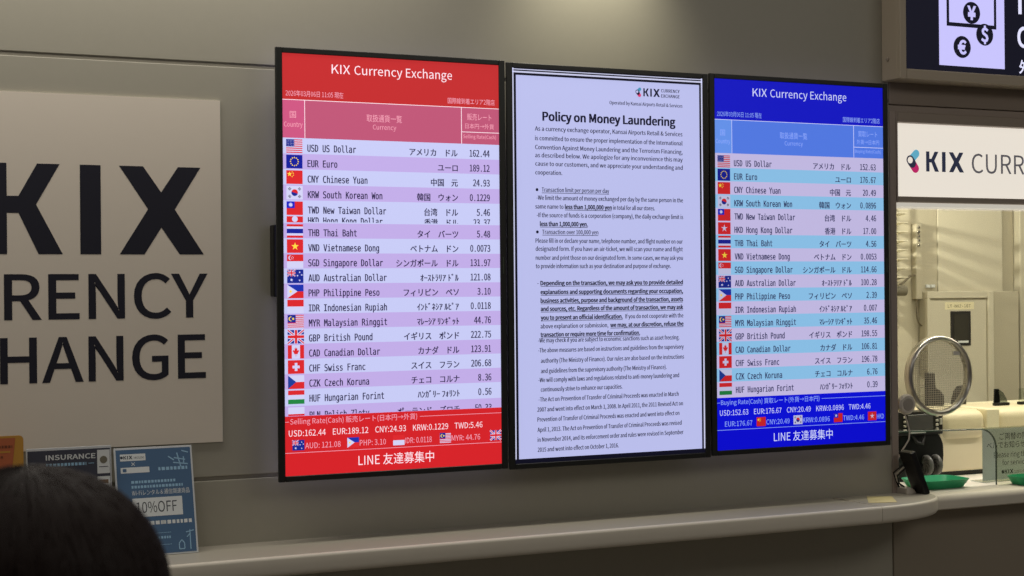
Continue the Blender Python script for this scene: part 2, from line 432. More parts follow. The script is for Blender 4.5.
def rate_display(name, xc, zc, label, T):
    r = display(name, xc, zc, label, 'display screen', 'currency rate displays')
    sc_a = Art(); sc_a.rect(0, 0, W, H, 0, emat(T['page']))
    sc = sc_a.build('screen', r, (-W / 2, 0, H / 2))
    white = emat(T['white']); pale = emat(T['pale']); ink = emat(T['ink'])
    A = Art(); A.rect(0, 0, W, .118, 1, emat(T['title']))
    for wd, ua, ub in (('KIX', .132, .182), ('Currency', .1935, .3265), ('Exchange', .3367, .468)): A.text(wd, ua, .046, .023, 2, white, u1=ub)
    A.text('2026年03月06日 11:05 現在', .009, .108, .0125, 2, pale, u1=.163)
    A.text('国際線到着エリア2階店', .455, .108, .0125, 2, pale, u1=.592)
    A.build('title_banner', sc)
    A = Art(); A.rect(0, .118, .059, .215, 1, emat(T['head2'])); A.rect(.059, .118, W, .215, 1, emat(T['head']))
    A.rect(0, .1172, W, .1188, 2, white); A.rect(.0582, .118, .0598, .215, 2, white); A.rect(.4932, .118, .495, .215, 2, white); A.rect(.495, .1825, W, .1842, 2, white)
    A.text('国', .0275, .163, .0145, 3, pale, align='c'); A.text('Country', .004, .187, .0125, 3, pale, u1=.053)
    A.text('取扱通貨一覧', .226, .165, .0155, 3, pale, u1=.324); A.text('Currency', .243, .186, .0125, 3, pale, u1=.308)
    A.text(T['rate1'], .511, .150, .0145, 3, pale, u1=.582); A.text(T['rate2'], .505, .173, .0115, 3, pale, u1=.589); A.text(T['rate3'], .499, .2, .0095, 3, pale, u1=.595)
    A.build('table_header', sc)
    if T['sell']: CEN = [.240, .2795, .319, .3585, .398, .4255] + [.456 + .0384 * k for k in range(12)] + [.9212]
    else: CEN = [.243 + .0387 * k for k in range(18)]
    for i, (c, nm, jp, s1, s2, fl) in enumerate(CUR):
        val = s1 if T['sell'] else s2
        if not val: continue
        cen = CEN[i]; t = cen - .0243; clip = None
        bt = CEN[i + 1] - .0243 if i + 1 < len(CEN) else .9225
        if i == 0: t = .2150
        if T['sell'] and i == 5: t = .4140; bt = .4317; clip = (.4150, .4285)
        if T['sell'] and i == 4: bt = .4140
        if T['sell'] and i == 18: bt = .9228; clip = (t, .9217)
        A = Art()
        A.rect(0, t, W, bt, 1, emat(T['rows'][1 if i in (1, 3) or (i > 5 and i % 2 == 0) else 0]))
        base = cen + .0088
        A.text(c + ' ' + nm, .0655, base, .0176, 2, ink, u1=.0655 + .01020 * (len(c) + 1 + len(nm)) - .002, f='mono', bold=.010, dbl=.0007, clip=clip)
        half = any(0xff61 <= ord(ch) <= 0xff9f for ch in jp); full = len(jp)
        w = (.0102 * full if half else .0200 * full) - .003
        A.text(jp, .482 - w, base + .0005, .0160, 2, ink, u1=.482, bold=.012, dbl=.0006, clip=clip)
        A.cells(val, .576, .0100, base, .0180, 2, ink, clip=clip, dbl=.0007)
        fc = clip
        if T['sell'] and i == 5: fc = (.4145, .4300)
        if T['sell'] and i == 18: fc = (t, .9217)
        flag(A, fl, .009, cen - .0213, .043, .0345, 2, lambda c: emat(c, T['fs']), fc)
        A.build('rate_row', sc, label='row with the rate of the ' + ('euro' if c == 'EUR' else nm.replace('US Dollar', 'US dollar')))
    A = Art(); A.rect(0, .9225, W, 1.016, 1, emat(T['tick']))
    A.text(T['t0'], .014, .943, .0132, 2, pale, u1=.36)
    for a, b_ in ((0, .011), (.368, W)): A.rect(a, .9365, b_, .9377, 2, pale)
    A.text(T['t1'], .010, .974, .0155, 2, white, u1=.548, f='sans')
    for kind, u0, u1, body in T['t2']:
        if kind: flag(A, kind, u0, .9835, min(.032, W - u0), .0265, 2, lambda c: emat(c, T['fs']))
        if body: A.text(body, u0 + (.034 if kind else 0), 1.006, .0145, 2, pale, u1=u1)
    A.build('ticker_banner', sc)
    A = Art(); A.rect(0, 1.016, W, H, 1, emat(T['note'])); A.rect(0, 1.0153, W, 1.0166, 2, pale)
    A.text('LINE 友達募集中', .196, 1.056, .0235, 2, white, u1=.407)
    A.build('notice_banner', sc)
    return r

ZS = 1.6713
red = rate_display('currency_rate_display', -.6445, ZS, 'red rate display with US dollar at 162.44, beside the white wall sign board', dict(
    sell=True, page=(196, 192, 240), white=(250, 225, 235), pale=(235, 160, 180), ink=(40, 35, 70), title=(188, 44, 46), head=(184, 84, 116), head2=(198, 84, 126),
    rows=((194, 198, 240), (188, 168, 226)), tick=(206, 34, 40), note=(208, 34, 40), fs=1,
    rate1='販売レート', rate2='日本円→外貨', rate3='Selling Rate(Cash)', t0='Selling Rate(Cash) 販売レート(日本円→外貨)',
    t1='USD:162.44    EUR:189.12    CNY:24.93    KRW:0.1229    TWD:5.46',
    t2=(('AU', .019, .148, 'AUD: 121.08'), ('PH', .166, .272, 'PHP: 3.10'), ('ID', .292, .401, 'IDR: 0.0118'), ('MY', .424, .541, 'MYR: 44.76'), ('GB', .5705, 0, ''))))
b = MB(); b.box(-.317, -.29, .036, .07, -.082, .102, M_black, .003, 2); b.build('mounting_rail', None, red)
blue = rate_display('currency_rate_display.001', .6442, ZS - .0006, 'blue rate display with US dollar at 152.63, next to the glass counter', dict(
    sell=False, page=(186, 178, 216), white=(200, 205, 246), pale=(140, 165, 240), ink=(44, 46, 86), title=(16, 20, 186), head=(78, 116, 218), head2=(96, 140, 226),
    rows=((186, 178, 218), (132, 184, 222)), tick=(8, 14, 204), note=(8, 10, 196), fs=.72,
    rate1='買取レート', rate2='外貨→日本円', rate3='Buying Rate(Cash)', t0='Buying Rate(Cash) 買取レート(外貨→日本円)',
    t1='USD:152.63    EUR:176.67    CNY:20.49    KRW:0.0896    TWD:4.46',
    t2=((None, .027, .121, 'EUR:176.67'), ('CN', .136, .252, 'CNY:20.49'), ('KR', .266, .397, 'KRW:0.0896'), ('TW', .412, .524, 'TWD:4.46'), ('HK', .538, .598, 'HKD'))))

# the policy display
pol = display('policy_display', 0, ZS - .0037, 'black framed display showing a white money laundering policy page, between the two rate displays', 'display screen')
A = Art(); A.rect(0, 0, W, H, 0, emat((14, 14, 30)))
pale = emat((196, 198, 228))
for u0, v0, u1, v1 in ((0, 0, .0045, H - .012), (W - .0045, 0, W, H - .012), (0, .002, W, .0045), (0, .008, W, .0125)): A.rect(u0, v0, u1, v1, 1, pale)
sc = A.build('screen', pol, (-W / 2, 0, H / 2))
A = Art(); PG = emat((180, 184, 229)); INK = emat((22, 22, 46)); TXT = emat((22, 22, 48)); BLD = emat((14, 14, 38))
A.rect(.0115, .019, W - .0105, 1.062, 1, PG)
emblem(A, .393, .0485, .027, 2, emat((70, 140, 175)), INK, emat((205, 60, 110)), PG)
kix(A, .409, .463, .037, .0595, 2, INK)
A.text('CURRENCY', .4675, .0455, .0092, 2, TXT, u1=.528, dbl=.0006); A.text('EXCHANGE', .4675, .0605, .0092, 2, TXT, u1=.528, dbl=.0006)
A.text('Operated by Kansai Airports Retail & Services', .300, .0865, .0095, 2, TXT, u1=.537, f='sans', dbl=.0005)
A.text('Policy on Money Laundering', .092, .140, .0235, 2, INK, u1=.512, f='sans', res=3, dbl=.0028)
LINES = [('As a currency exchange operator, Kansai Airports Retail & Services', .068, .163, .536), ('is committed to ensure the proper implementation of the International', .068, .189, .536),
 ('Convention Against Money Laundering and the Terrorism Financing,', .068, .2135, .536), ('as described below. We apologize for any inconvenience this may', .068, .2355, .536),
 ('cause to our customers, and we appreciate your understanding and', .068, .2585, .536), ('cooperation.', .068, .2825, .150),
 ('-We limit the amount of money exchanged per day by the same person in the', .071, .3515, .536), ('same name to', .067, .3755, .153), ('in total for all our stores.', .309, .3755, .443),
 ('-If the source of funds is a corporation (company), the daily exchange limit is', .071, .399, .536),
 ('Please fill in or declare your name, telephone number, and flight number on our', .067, .469, .534), ('designated form. If you have an air-ticket, we will scan your name and flight', .067, .491, .534),
 ('number and print those on our designated form. In some cases, we may ask you', .067, .5155, .534), ('to provide information such as your destination and purpose of exchange.', .067, .5385, .494),
 ('-', .071, .585, .0745), ('If you do not cooperate with the', .345, .6795, .534), ('above explanation or submission,', .080, .703, .290),
 ('-We may check if you are subject to economic sanctions such as asset freezing.', .072, .7415, .520), ('-The above measures are based on instructions and guidelines from the supervisory', .072, .7685, .534),
 ('authority (The Ministry of Finance). Our rules are also based on the instructions', .080, .797, .535), ('and guidelines from the supervisory authority (The Ministry of Finance).', .080, .825, .477),
 ('-We will comply with laws and regulations related to anti-money laundering and', .072, .8495, .518), ('continuously strive to enhance our capacities.', .079, .8755, .333),
 ('-The Act on Prevention of Transfer of Criminal Proceeds was enacted in March', .072, .9025, .516), ('2007 and went into effect on March 1, 2008. In April 2011, the 2011 Revised Act on', .068, .930, .530),
 ('Prevention of Transfer of Criminal Proceeds was enacted and went into effect on', .068, .957, .518), ('April 1, 2013. The Act on Prevention of Transfer of Criminal Proceeds was revised', .068, .985, .525),
 ('in November 2014, and its enforcement order and rules were revised in September', .068, 1.012, .531), ('2015 and went into effect on October 1, 2016.', .068, 1.0395, .320)]
for body, u0, vm, u1 in LINES: A.text(body, u0, vm + .0055, .0118, 2, TXT, u1=u1, f='sans', dbl=.0007)
for body, u0, vm, u1, bo in (('Transaction limit per person per day', .087, .3295, .296, 0), ('less than 1,000,000 yen', .158, .3755, .304, 1), ('less than 1,000,000 yen.', .081, .423, .228, 1),
    ('Transaction over 100,000 yen', .087, .445, .261, 0), ('Depending on the transaction, we may ask you to provide detailed', .081, .585, .533, 1),
    ('explanations and supporting documents regarding your occupation,', .081, .6095, .533, 1), ('business activities, purpose and background of the transaction, assets', .081, .633, .533, 1),
    ('and sources, etc. Regardless of the amount of transaction, we may ask', .081, .6555, .533, 1), ('you to present an official identification.', .081, .6795, .336, 1),
    ('we may, at our discretion, refuse the', .297, .703, .534, 1), ('transaction or require more time for confirmation.', .080, .726, .391, 1)):
    A.text(body, u0, vm + .0055, .0118, 2, BLD if bo else TXT, u1=u1, f='sans', dbl=.0015 if bo else .0006)
    A.rect(u0, vm + .0078, u1, vm + .0092, 2, BLD if bo else TXT)
for v in (.3295, .445): A.disc(.0725, v, .0042, 2, BLD, 14)
A.build('policy_page', sc)

# ------------------------------------------------------------------ white wall sign board
sb = empty('wall_sign_board', (-1.9480, -.0, 1.655), 'large white sign board with navy lettering mounted on the grey wall', 'sign')
b = MB(); b.box(-.87, .861, -.005, 0, -.432, .434, M_board); b.build('board', None, sb)
A = Art(); ox, oz = -1.95, 1.655
kix(A, -1.660 - ox, -1.137 - ox, oz - 1.917, oz - 1.698, 1, M_navy)
def right_fit(A, body, vis, u0, u1, vb, cap, m, bold):
    V, F, a, b_ = glyphs(body, 'sans', bold, 6); V2, F2, a2, b2 = glyphs(vis, 'sans', bold, 6)
    w = (u1 - u0) * (b_ - a) / (b2 - a2); A.text(body, u1 - w, vb, cap, 1, m, u1=u1, bold=bold, res=6)
right_fit(A, 'CURRENCY', 'ENCY', -1.519 - ox, -1.128 - ox, oz - 1.541, .107, M_navy, .016)
right_fit(A, 'EXCHANGE', 'ANGE', -1.535 - ox, -1.134 - ox, oz - 1.388, .107, M_navy, .016)
emblem(A, -1.83 - ox, oz - 1.81, .26, 1, pmat('teal_print', (90, 165, 190), .5), M_navy, pmat('magenta_print', (170, 40, 95), .5), M_board)
A.build('lettering', sb, (.003, -.0052, 0))

# ------------------------------------------------------------------ dark overhead sign
os_ = empty('overhead_sign', (1.027, 0, 2.240), 'dark backlit sign box with money exchange icon, fixed above the glass counter', 'sign')
M_sbox = pmat('grey_beige_box', (190, 177, 158), .45, .1, .4)
b = MB(); x1 = 1.6
b.box(-.019, x1, -.073, 0, 0, .62, M_sbox, .003, 2)
b.build('housing', None, os_)
b = MB(); b.box(-.019, .006, -.089, -.071, 0, .62, M_sbox, .002, 1); b.box(.006, x1, -.089, -.071, 0, .031, M_sbox, .002, 1); b.box(.006, x1, -.089, -.071, .59, .62, M_sbox, .002, 1); b.box(x1 - .02, x1 + .006, -.089, -.071, 0, .62, M_sbox, .002, 1)
b.build('frame', None, os_)
b = MB(); b.lathe([(.0001, -.004), (.006, -.003), (.007, 0)], (-.0195, -.03, .066), 'x', 16, M_bronze); b.build('screw', None, os_, 60)
A = Art(); NB = emat((20, 20, 32)); IW = emat((196, 192, 248)); LW = emat((222, 222, 250))
A.rect(.006, -.59, x1 - .02, -.031, 0, NB)
A.build('sign_face', os_, (0, -.086, 0))
A = Art(); A.rect(.131, -.4, .394, -.0495, 1, IW)
A.rect(.161, -.33, .361, -.173, 2, NB); A.rect(.171, -.32, .351, -.185, 3, IW)
for u, v, ch in ((.2605, -.2195, '¥'), (.3125, -.154, '$'), (.2215, -.110, '€')):
    A.disc(u, v, .0345, 4 if ch != '$' else 5, NB, 36)
    A.text(ch, u, v + .021, .042, 6, IW, align='c', bold=.05, res=4, xs=1.0)
A.build('money_pictogram', os_, (.004, -.086, 0))
for body, u, v, cap in (('I', .446, -.231, .075), ('C', .441, -.124, .063), ('外', .447, -.043, .034)):
    A = Art(); A.text(body, u, v, cap, 1, LW, align='l', bold=.03, res=5); A.build('lettering', os_, (.010, -.0865, 0))

# ------------------------------------------------------------------ light box sign
lb = empty('lightbox_sign', (1.062, .0, 1.866), 'illuminated cream sign box over the glass with blue and magenta emblem', 'sign')
b = MB(); X1 = 2.3
b.box(0, .005, -.002, .1, 0, .283, M_bronze, .001, 1); b.box(.005, X1, -.002, .1, .252, .283, M_bronze, .002, 1); b.box(.005, X1, -.002, .1, 0, .019, M_bronze, .002, 1); b.box(.0, X1, .07, .1, .0, .283, M_bronze)
b.build('frame', None, lb)
M_lb = emat((226, 218, 206), 1.0)
A = Art(); A.rect(.005, -.252, X1, -.019, 0, M_lb)
face = A.build('lit_face', lb, (0, .03, 0))
A = Art(); D = emat((40, 44, 62)); G = emat((80, 78, 82)); LT = emat((92, 164, 190)); LM = emat((178, 36, 96))
z0 = 1.866
emblem(A, .090, -(2.0 - z0), .074, 1, LT, D, LM, M_lb)
kix(A, .142, .296, -(2.032 - z0), -(1.968 - z0), 1, D)
V, F, a, b_ = glyphs('CURR', 'sans', 0, 4); V2, F2, a2, b2 = glyphs('CURRENCY EXCHANGE', 'sans', 0, 4)
A.text('CURRENCY EXCHANGE', .328, -(1.968 - z0), .062, 1, G, u1=.328 + .222 * (b2 - a2) / (b_ - a), res=4)
A.build('lettering', face)
b = MB(); b.box(0, X1, -.006, .09, -.013, -.0008, emat((188, 182, 170)), .002, 1); b.build('glowing_trim', None, lb)  # trim under the sign, its brightness put in as emission

# ------------------------------------------------------------------ glass pane, speech disc, intercom
gp = []
gz0, gz1, gx0, gx1 = .955, 1.845, 1.0625, 3.36
pts = [(gx0, gz1), (gx0, 1.147), (1.42, 1.139)]
for i in range(1, 9): a = PI / 2 - PI / 2 * i / 8; pts.append((1.42 + .065 * math.cos(a), 1.074 + .065 * math.sin(a)))
pts += [(1.485, gz0), (gx1, gz0), (gx1, gz1)]
b = MB(); b.prism(pts, 'y', .030, .038)
gl = b.build('window_pane', glass_mat('clear_glass', (250, 250, 242)))
gl.name = 'window_1'; struct(gl)
edge = MB(); P3 = [(gx0, 1.147), (1.42, 1.139)] + pts[3:11] + [(1.485, gz0)]
edge.tube([(p[0], .034, p[1] - .0012) for p in P3], .0028, pmat('glass_edge', (70, 82, 74), .2), 6)
eo = edge.build('pane_edge', None, gl, 60)

tv = empty('speech_disc', (1.247, .03, 1.317), 'round chrome ringed speech disc with perforated mesh set in the counter glass', 'speaking vent')
M_chrome = pmat('chrome', (212, 209, 202), .28, 1)
b = MB(); Rr = .126
b.lathe([(Rr - .014, -.004), (Rr - .013, -.012), (Rr - .007, -.0165), (Rr - .001, -.014), (Rr + .002, -.007), (Rr + .002, 0), (Rr + .002, .012), (Rr - .012, .013), (Rr - .014, .006), (Rr - .014, -.004)], (0, 0, 0), 'y', 72, M_chrome, cap=False)
b.build('ring', None, tv, 50)
b = MB(); n = 16; rad = Rr - .012; M_mesh = pmat('pale_mesh', (228, 220, 196), .5)
for k in range(-n, n + 1):
    t = k / n * rad
    hgt = math.sqrt(max(rad * rad - t * t, 0))
    if hgt < .004: continue
    b.box(t - .0009, t + .0009, -.0002, .0002, -hgt, hgt, M_mesh)
    b.box(-hgt, hgt, -.0003, .0001, t - .0009, t + .0009, M_mesh)
b.build('perforated_mesh', None, tv)
b = MB(); b.box(.058, .086, -.004, -.0015, .064, .076, pmat('white_label', (235, 232, 222), .5)); b.build('sticker', None, tv)

ic = empty('intercom_speaker', (1.099, .018, 1.233), 'small round white intercom speaker hung with a white cable beside the speech disc', 'intercom')
M_white = pmat('white_plastic', (214, 206, 194), .4, 0, .4); M_wgrey = pmat('grey_plastic', (168, 160, 150), .45)
b = MB(); b.lathe([(.0001, .0), (.028, .0), (.032, -.004), (.032, -.014), (.027, -.019), (.0001, -.019)], (0, 0, 0), 'y', 40, M_white); b.build('housing', None, ic, 40)
b = MB(); b.lathe([(.0001, -.0205), (.019, -.0205), (.0205, -.018)], (0, 0, 0), 'y', 36, M_wgrey); b.build('speaker_face', None, ic, 40)
b = MB(); b.tube([(-.004, -.006, -.03), (.004, -.01, -.06), (.01, -.012, -.085), (.006, -.014, -.11), (-.008, -.012, -.13), (-.022, -.004, -.155), (-.03, .0, -.178)], .0024, M_white, 8)
b.build('cable', None, ic, 60)

# ------------------------------------------------------------------ things on the counter
ct = .9545
def tray(x, y, name, label, sx, sy):
    b = MB(); rings = []; N = 40
    def ring(ax, ay, z):
        r = []
        for i in range(N):
            a = 2 * PI * i / N; c, s = math.cos(a), math.sin(a); e = .45
            r.append((ax * math.copysign(abs(c) ** e, c), ay * math.copysign(abs(s) ** e, s), z))
        return r
    for k, z in ((.80, 0), (.84, .002), (.97, .024), (1.0, .027), (1.0, .029), (.965, .029), (.94, .026), (.80, .005), (.3, .0045)):
        rings.append(ring(sx * k, sy * (k - .05 if k < .9 else k), z))
    b.loops(rings, pmat('green_plastic', (44, 158, 108), .4, 0, .4))
    o = b.build(name, None, None, 40, (x, y, ct)); tag(o, label, 'tray', 'green coin trays'); return o
tray(1.272, .08, 'coin_tray', 'green plastic coin tray in front of the black banknote counter', .101, .07)
tray(1.618, -.005, 'coin_tray.001', 'green plastic coin tray in front of the clear bell notice stand', .10, .045)

# slanted card terminal at the window edge, seen edge-on
ct_e = empty('customer_terminal', (1.080, -.053, ct), 'black slab terminal leaning on a pale stand at the end of the counter, cables behind', 'terminal')
ang = math.radians(23)
b = MB(); b.box(-.011, .011, -.03, .03, 0, .146, M_black, .004, 2); b.box(.0108, .0122, -.024, .024, .02, .135, pmat('dark_screen', (24, 28, 34), .15))
b.xf(Matrix.Translation((.026, 0, .004)) @ Matrix.Rotation(-ang, 4, 'Y')); b.build('tablet', None, ct_e)
b = MB(); b.prism([(-.028, 0), (.016, 0), (.004, .018), (-.014, .026), (-.027, .022)], 'y', .006, .06, M_white, .003); b.build('stand', None, ct_e)
b = MB()
for k in range(3):
    b.tube([(-.012 - k * .006, .03 + k * .008, .022), (-.034, .034 + k * .01, .036 + k * .008), (-.04, .034 + k * .01, .06 + k * .004), (-.03, .012 + k * .004, .082 + k * .006)], .0028, (M_black, M_white, M_black)[k], 6)
b.build('cable', None, ct_e, 60)

# black banknote counter
bc = empty('banknote_counter', (1.335, .235, ct), 'black banknote counting machine with small control screen and two finned stacker wheels', 'machine')
M_dark = pmat('charcoal_plastic', (34, 32, 31), .45); M_scr = pmat('grey_lcd', (92, 90, 92), .3); M_btn = pmat('grey_button', (205, 200, 190), .5)
b = MB(); b.prism([(-.082, 0), (.098, 0), (.104, .08), (.106, .118), (.094, .138), (.084, .155), (-.078, .155), (-.09, .12), (-.088, .05)], 'y', 0, .17, M_black, .006)
b.build('body', None, bc)
b = MB()
b.prism([(-.02, .155), (.09, .155), (.09, .2), (.05, .232), (-.02, .232)], 'x', -.112, .088, M_dark, .006)
pan = b.build('control_panel', None, bc)
sx0 = -.021
b = MB(); b.box(-.062, .042, -.0225, -.0195, .172, .223, M_scr, .001, 1); b.build('screen', None, pan)
b = MB(); b.box(-.052, .012, -.0225, -.0195, .161, .166, pmat('pale_stripe', (190, 188, 180), .5)); b.build('label_strip', None, pan)
for k in range(4):
    for sx in (-.08, .054):
        b = MB(); b.box(sx, sx + .011, -.024, -.0195, .168 + k * .0145, .176 + k * .0145, M_btn, .001, 1); b.build('button', None, pan)
b = MB(); b.box(.071, .081, -.024, -.0195, .186, .207, M_btn, .001, 1); b.build('button', None, pan, label='tall pale button')
for k, wx in enumerate((.014, .052)):
    b = MB(); M_rub = pmat('grey_rubber', (92, 90, 86), .45)
    b.lathe([(.0001, .004), (.010, .003), (.012, -.001), (.026, -.001), (.031, .001), (.034, .006), (.034, .012), (.030, .016), (.0001, .016)], (wx, -.010, .052), 'x', 40, M_rub)
    for i in range(8):
        a0 = 2 * PI * i / 8; pp = []
        for jj in range(6):
            t = jj / 5; rr = .012 + .018 * t; aa = a0 + .9 * t; pp.append((wx - .0012, -.010 + rr * math.cos(aa), .052 + rr * math.sin(aa)))
        b.tube(pp, .0016, M_dark, 6)
    b.build('stacker_wheel', None, bc, 50)
b = MB(); b.tube([(-.03, -.004, .155), (-.02, -.016, .13), (.0, -.02, .125), (.012, -.012, .15)], .005, M_dark, 8); b.build('guide_bar', None, bc, 60)

# white cash machine behind the window
cm = empty('cash_machine', (1.40, .27, ct), 'wide cream cash handling machine with rounded lids standing behind the counter glass', 'machine')
M_cream = pmat('cream_plastic', (226, 214, 184), .42, 0, .4); M_cream2 = pmat('pale_cream_plastic', (236, 228, 200), .4, 0, .4)
b = MB(); b.box(.066, .80, .012, .36, .016, .165, M_cream, .006, 2); b.box(.09, .78, .05, .34, .15, .2195, M_cream2, .008, 2); b.build('body', None, cm)
b = MB(); b.box(.07, .79, .025, .35, 0, .02, M_black, .002, 1); b.build('base', None, cm)
def lid(x0, x1):
    b = MB(); b.box(x0, x1, .0, .28, .12, .222, M_cream, .032, 6); return b.build('rounded_lid', None, cm, 50)
lid(.066, .262); lid(.322, .60)
b = MB(); b.box(.264, .32, .004, .3, .12, .223, M_cream2, .004, 2); b.build('centre_cover', None, cm)
M_smoke = glass_mat('smoky_acrylic', (196, 200, 196)); M_gclear = glass_mat('clear_acrylic', (238, 242, 238))
def guide(x, y, pts, mat, base=True):
    b = MB(); b.prism(pts, 'y', y - .03, y - .027, mat)
    o = b.build('banknote_guide', None, cm, loc=(x, 0, .224))
    if base:
        q = MB(); w = max(p[0] for p in pts); q.box(-.002, w + .002, y - .036, y - .02, -.001, .009, M_black, .001, 1); q.build('guide_foot', None, o)
    return o
guide(.40, .145, [(0, .0), (.062, .0), (.055, .022), (.04, .044), (.022, .055), (.004, .058)], M_smoke)
guide(.513, .145, [(0, 0), (.065, 0), (.065, .057), (0, .057)], M_gclear)
bb = MB(); bb.prism([(.402, .228), (.43, .228), (.424, .282), (.404, .282)], 'y', .12, .124, M_dark); bb.build('guide_plate', None, cm)
# dark folded supports seen through the mesh
cs = empty('banknote_support', (1.60, .50, ct + .222), 'dark stepped banknote support seen through the mesh, nearer the black banknote counter', 'support', 'dark supports on the cash machine')
b = MB(); b.prism([(0, 0), (.072, 0), (.072, .035), (.055, .055), (.032, .06), (.03, .118), (.0, .118)], 'y', 0, .02, pmat('grey_dark', (58, 54, 48), .5), .002); b.build('plate', None, cs)
cs = empty('banknote_support.001', (1.715, .50, ct + .222), 'dark slanted banknote support seen through the mesh, nearer the smoky guide', 'support', 'dark supports on the cash machine')
b = MB(); b.prism([(0, 0), (.058, 0), (.062, .07), (.03, .066), (.012, .045)], 'y', 0, .02, pmat('grey_dark', (58, 54, 48), .5), .002); b.build('plate', None, cs)

# acrylic notice stand
an = empty('notice_stand', (1.479, .09, ct), 'clear acrylic stand with grey bell notice in Japanese and English on the counter', 'notice')
b = MB(); b.box(0, .30, 0, .004, 0, .181, glass_mat('notice_acrylic', (236, 240, 238)), .0008, 1); b.box(0, .30, 0, .06, -.0, .003, glass_mat('notice_acrylic', (236, 240, 238)))
b.build('acrylic_plate', None, an)
M_pap = pmat('grey_paper', (212, 219, 222), .7)
_nt = M_pap.node_tree; _tl = _nt.nodes.new('ShaderNodeBsdfTranslucent'); _tl.inputs[0].default_value = rgb((212, 219, 222)); _mx = _nt.nodes.new('ShaderNodeMixShader'); _mx.inputs[0].default_value = .55
_nt.links.new(_nt.nodes['Principled BSDF'].outputs[0], _mx.inputs[1]); _nt.links.new(_tl.outputs[0], _mx.inputs[2]); _nt.links.new(_mx.outputs[0], _nt.nodes['Material Output'].inputs[0]); M_ik = pmat('print_ink', (52, 52, 54), .6)
A = Art(); A.rect(.004, -.176, .296, -.006, 0, M_pap)
A.text('ご両替の際は', .150, -.139, .0185, 1, M_ik, align='c'); A.text('ベルでお知らせください', .022, -.111, .0185, 1, M_ik, u1=.285)
A.text('Please ring the bell', .052, -.079, .0175, 1, M_ik, u1=.245); A.text('for service', .088, -.053, .0165, 1, M_ik, u1=.195)
kix(A, .098, .135, -.038, -.024, 1, M_ik); A.text('CURRENCY EXCHANGE', .139, -.0245, .009, 1, M_ik, u1=.215); A.disc(.090, -.031, .006, 1, M_ik, 12)
A.build('notice_sheet', an, (0, .0055, 0))

# pale slip on the shelf end
b = MB(); b.prism([(.822, -.155), (.906, -.181), (.975, -.072), (.905, -.04)], 'z', .9602, .9614, pmat('pale_yellow_paper', (226, 212, 158), .6))
tag(b.build('paper_slip'), 'pale yellow paper slip taped on the rounded end of the shelf', 'paper')

# ------------------------------------------------------------------ leaflets on the shelf
M_cardw = pmat('card_white', (206, 210, 214), .5)
def pose(x, y, z, tilt): return (x, y, z), (tilt, 0, 0)
lf = empty('leaflet_card', (-1.268, -.088, .9612), 'upright blue leaflet card offering 10% off, standing on the shelf below the white sign', 'leaflet', None, (-.25, 0, 0))
b = MB(); b.box(-.0965, .0965, 0, .003, 0, .268, M_cardw, .0006, 1); b.prism([(0.003, .0), (.045, 0), (.003, .12)], 'x', -.03, .03, M_cardw); b.build('card', None, lf)
A = Art(); B1 = pmat('leaflet_blue', (72, 104, 140), .45); PW = pmat('print_white', (220, 224, 226), .5); PD = pmat('print_dark', (50, 56, 66), .5); PB = pmat('print_light_blue', (150, 190, 220), .5)
A.rect(-.092, -.263, .092, -.004, 0, B1)
A.rect(-.082, -.252, -.020, -.235, 1, PW); A.rect(-.082, -.219, -.012, -.205, 1, PW)
kix(A, -.074, -.052, -.248, -.2395, 2, PD); A.text('CURRENCY EXCHANGE', -.049, -.240, .005, 2, PD, u1=-.024); A.disc(-.0785, -.2438, .0035, 2, PD, 10)
A.rect(-.077, -.216, -.068, -.208, 2, B1)
A.line((-.055, -.231), (-.047, -.223), .0014, 1, PW); A.line((-.055, -.223), (-.047, -.231), .0014, 1, PW)
def dashes(A, u0, u1, v, h, m, seed, L=1):
    rr = random.Random(seed); u = u0
    while u < u1:
        w = rr.uniform(.6, 1.1) * h; A.rect(u, v - h / 2, min(u + w, u1), v + h / 2, L, m); u += w + h * .35
dashes(A, .010, .082, -.212, .008, PB, 1)
dashes(A, -.058, .052, -.182, .0065, PB, 2); dashes(A, -.058, .068, -.170, .0065, PB, 3)
A.text('Wi-Fiレンタル＆通信関連商品', -.058, -.150, .0105, 1, PW, u1=.084)
A.poly([(-.058, -.142), (-.058, -.096), (.064, -.096), (.064, -.142)], 1, PW)
A.text('10%OFF', -.049, -.106, .026, 2, PD, u1=.050, f='sans', res=4)
dashes(A, -.04, .018, -.080, .009, PW, 5); dashes(A, .012, .086, -.080, .009, PW, 6)
dashes(A, -.02, .03, -.043, .006, PB, 7); A.rect(-.03, -.055, .032, -.054, 1, PB); A.rect(-.03, -.026, .032, -.025, 1, PB)
# little signal-tower and house line drawings
for a, b_ in (((.05, -.238), (.078, -.232)), ((.058, -.250), (.066, -.215)), ((.048, -.226), (.084, -.221)), ((.07, -.255), (.086, -.25)), ((.074, -.24), (.074, -.222)), ((.036, -.242), (.05, -.232))): A.line(a, b_, .0028, 1, PB)
for a, b_ in (((.05, -.012), (.05, -.026)), ((.05, -.026), (.0565, -.034)), ((.0565, -.034), (.063, -.026)), ((.063, -.026), (.063, -.012)), ((.063, -.012), (.05, -.012)), ((.078, -.010), (.078, -.058)), ((.068, -.052), (.088, -.056)), ((.07, -.04), (.078, -.048))): A.line(a, b_, .0024, 1, PB)
A.build('printed_face', lf, (0, -.0004, 0))

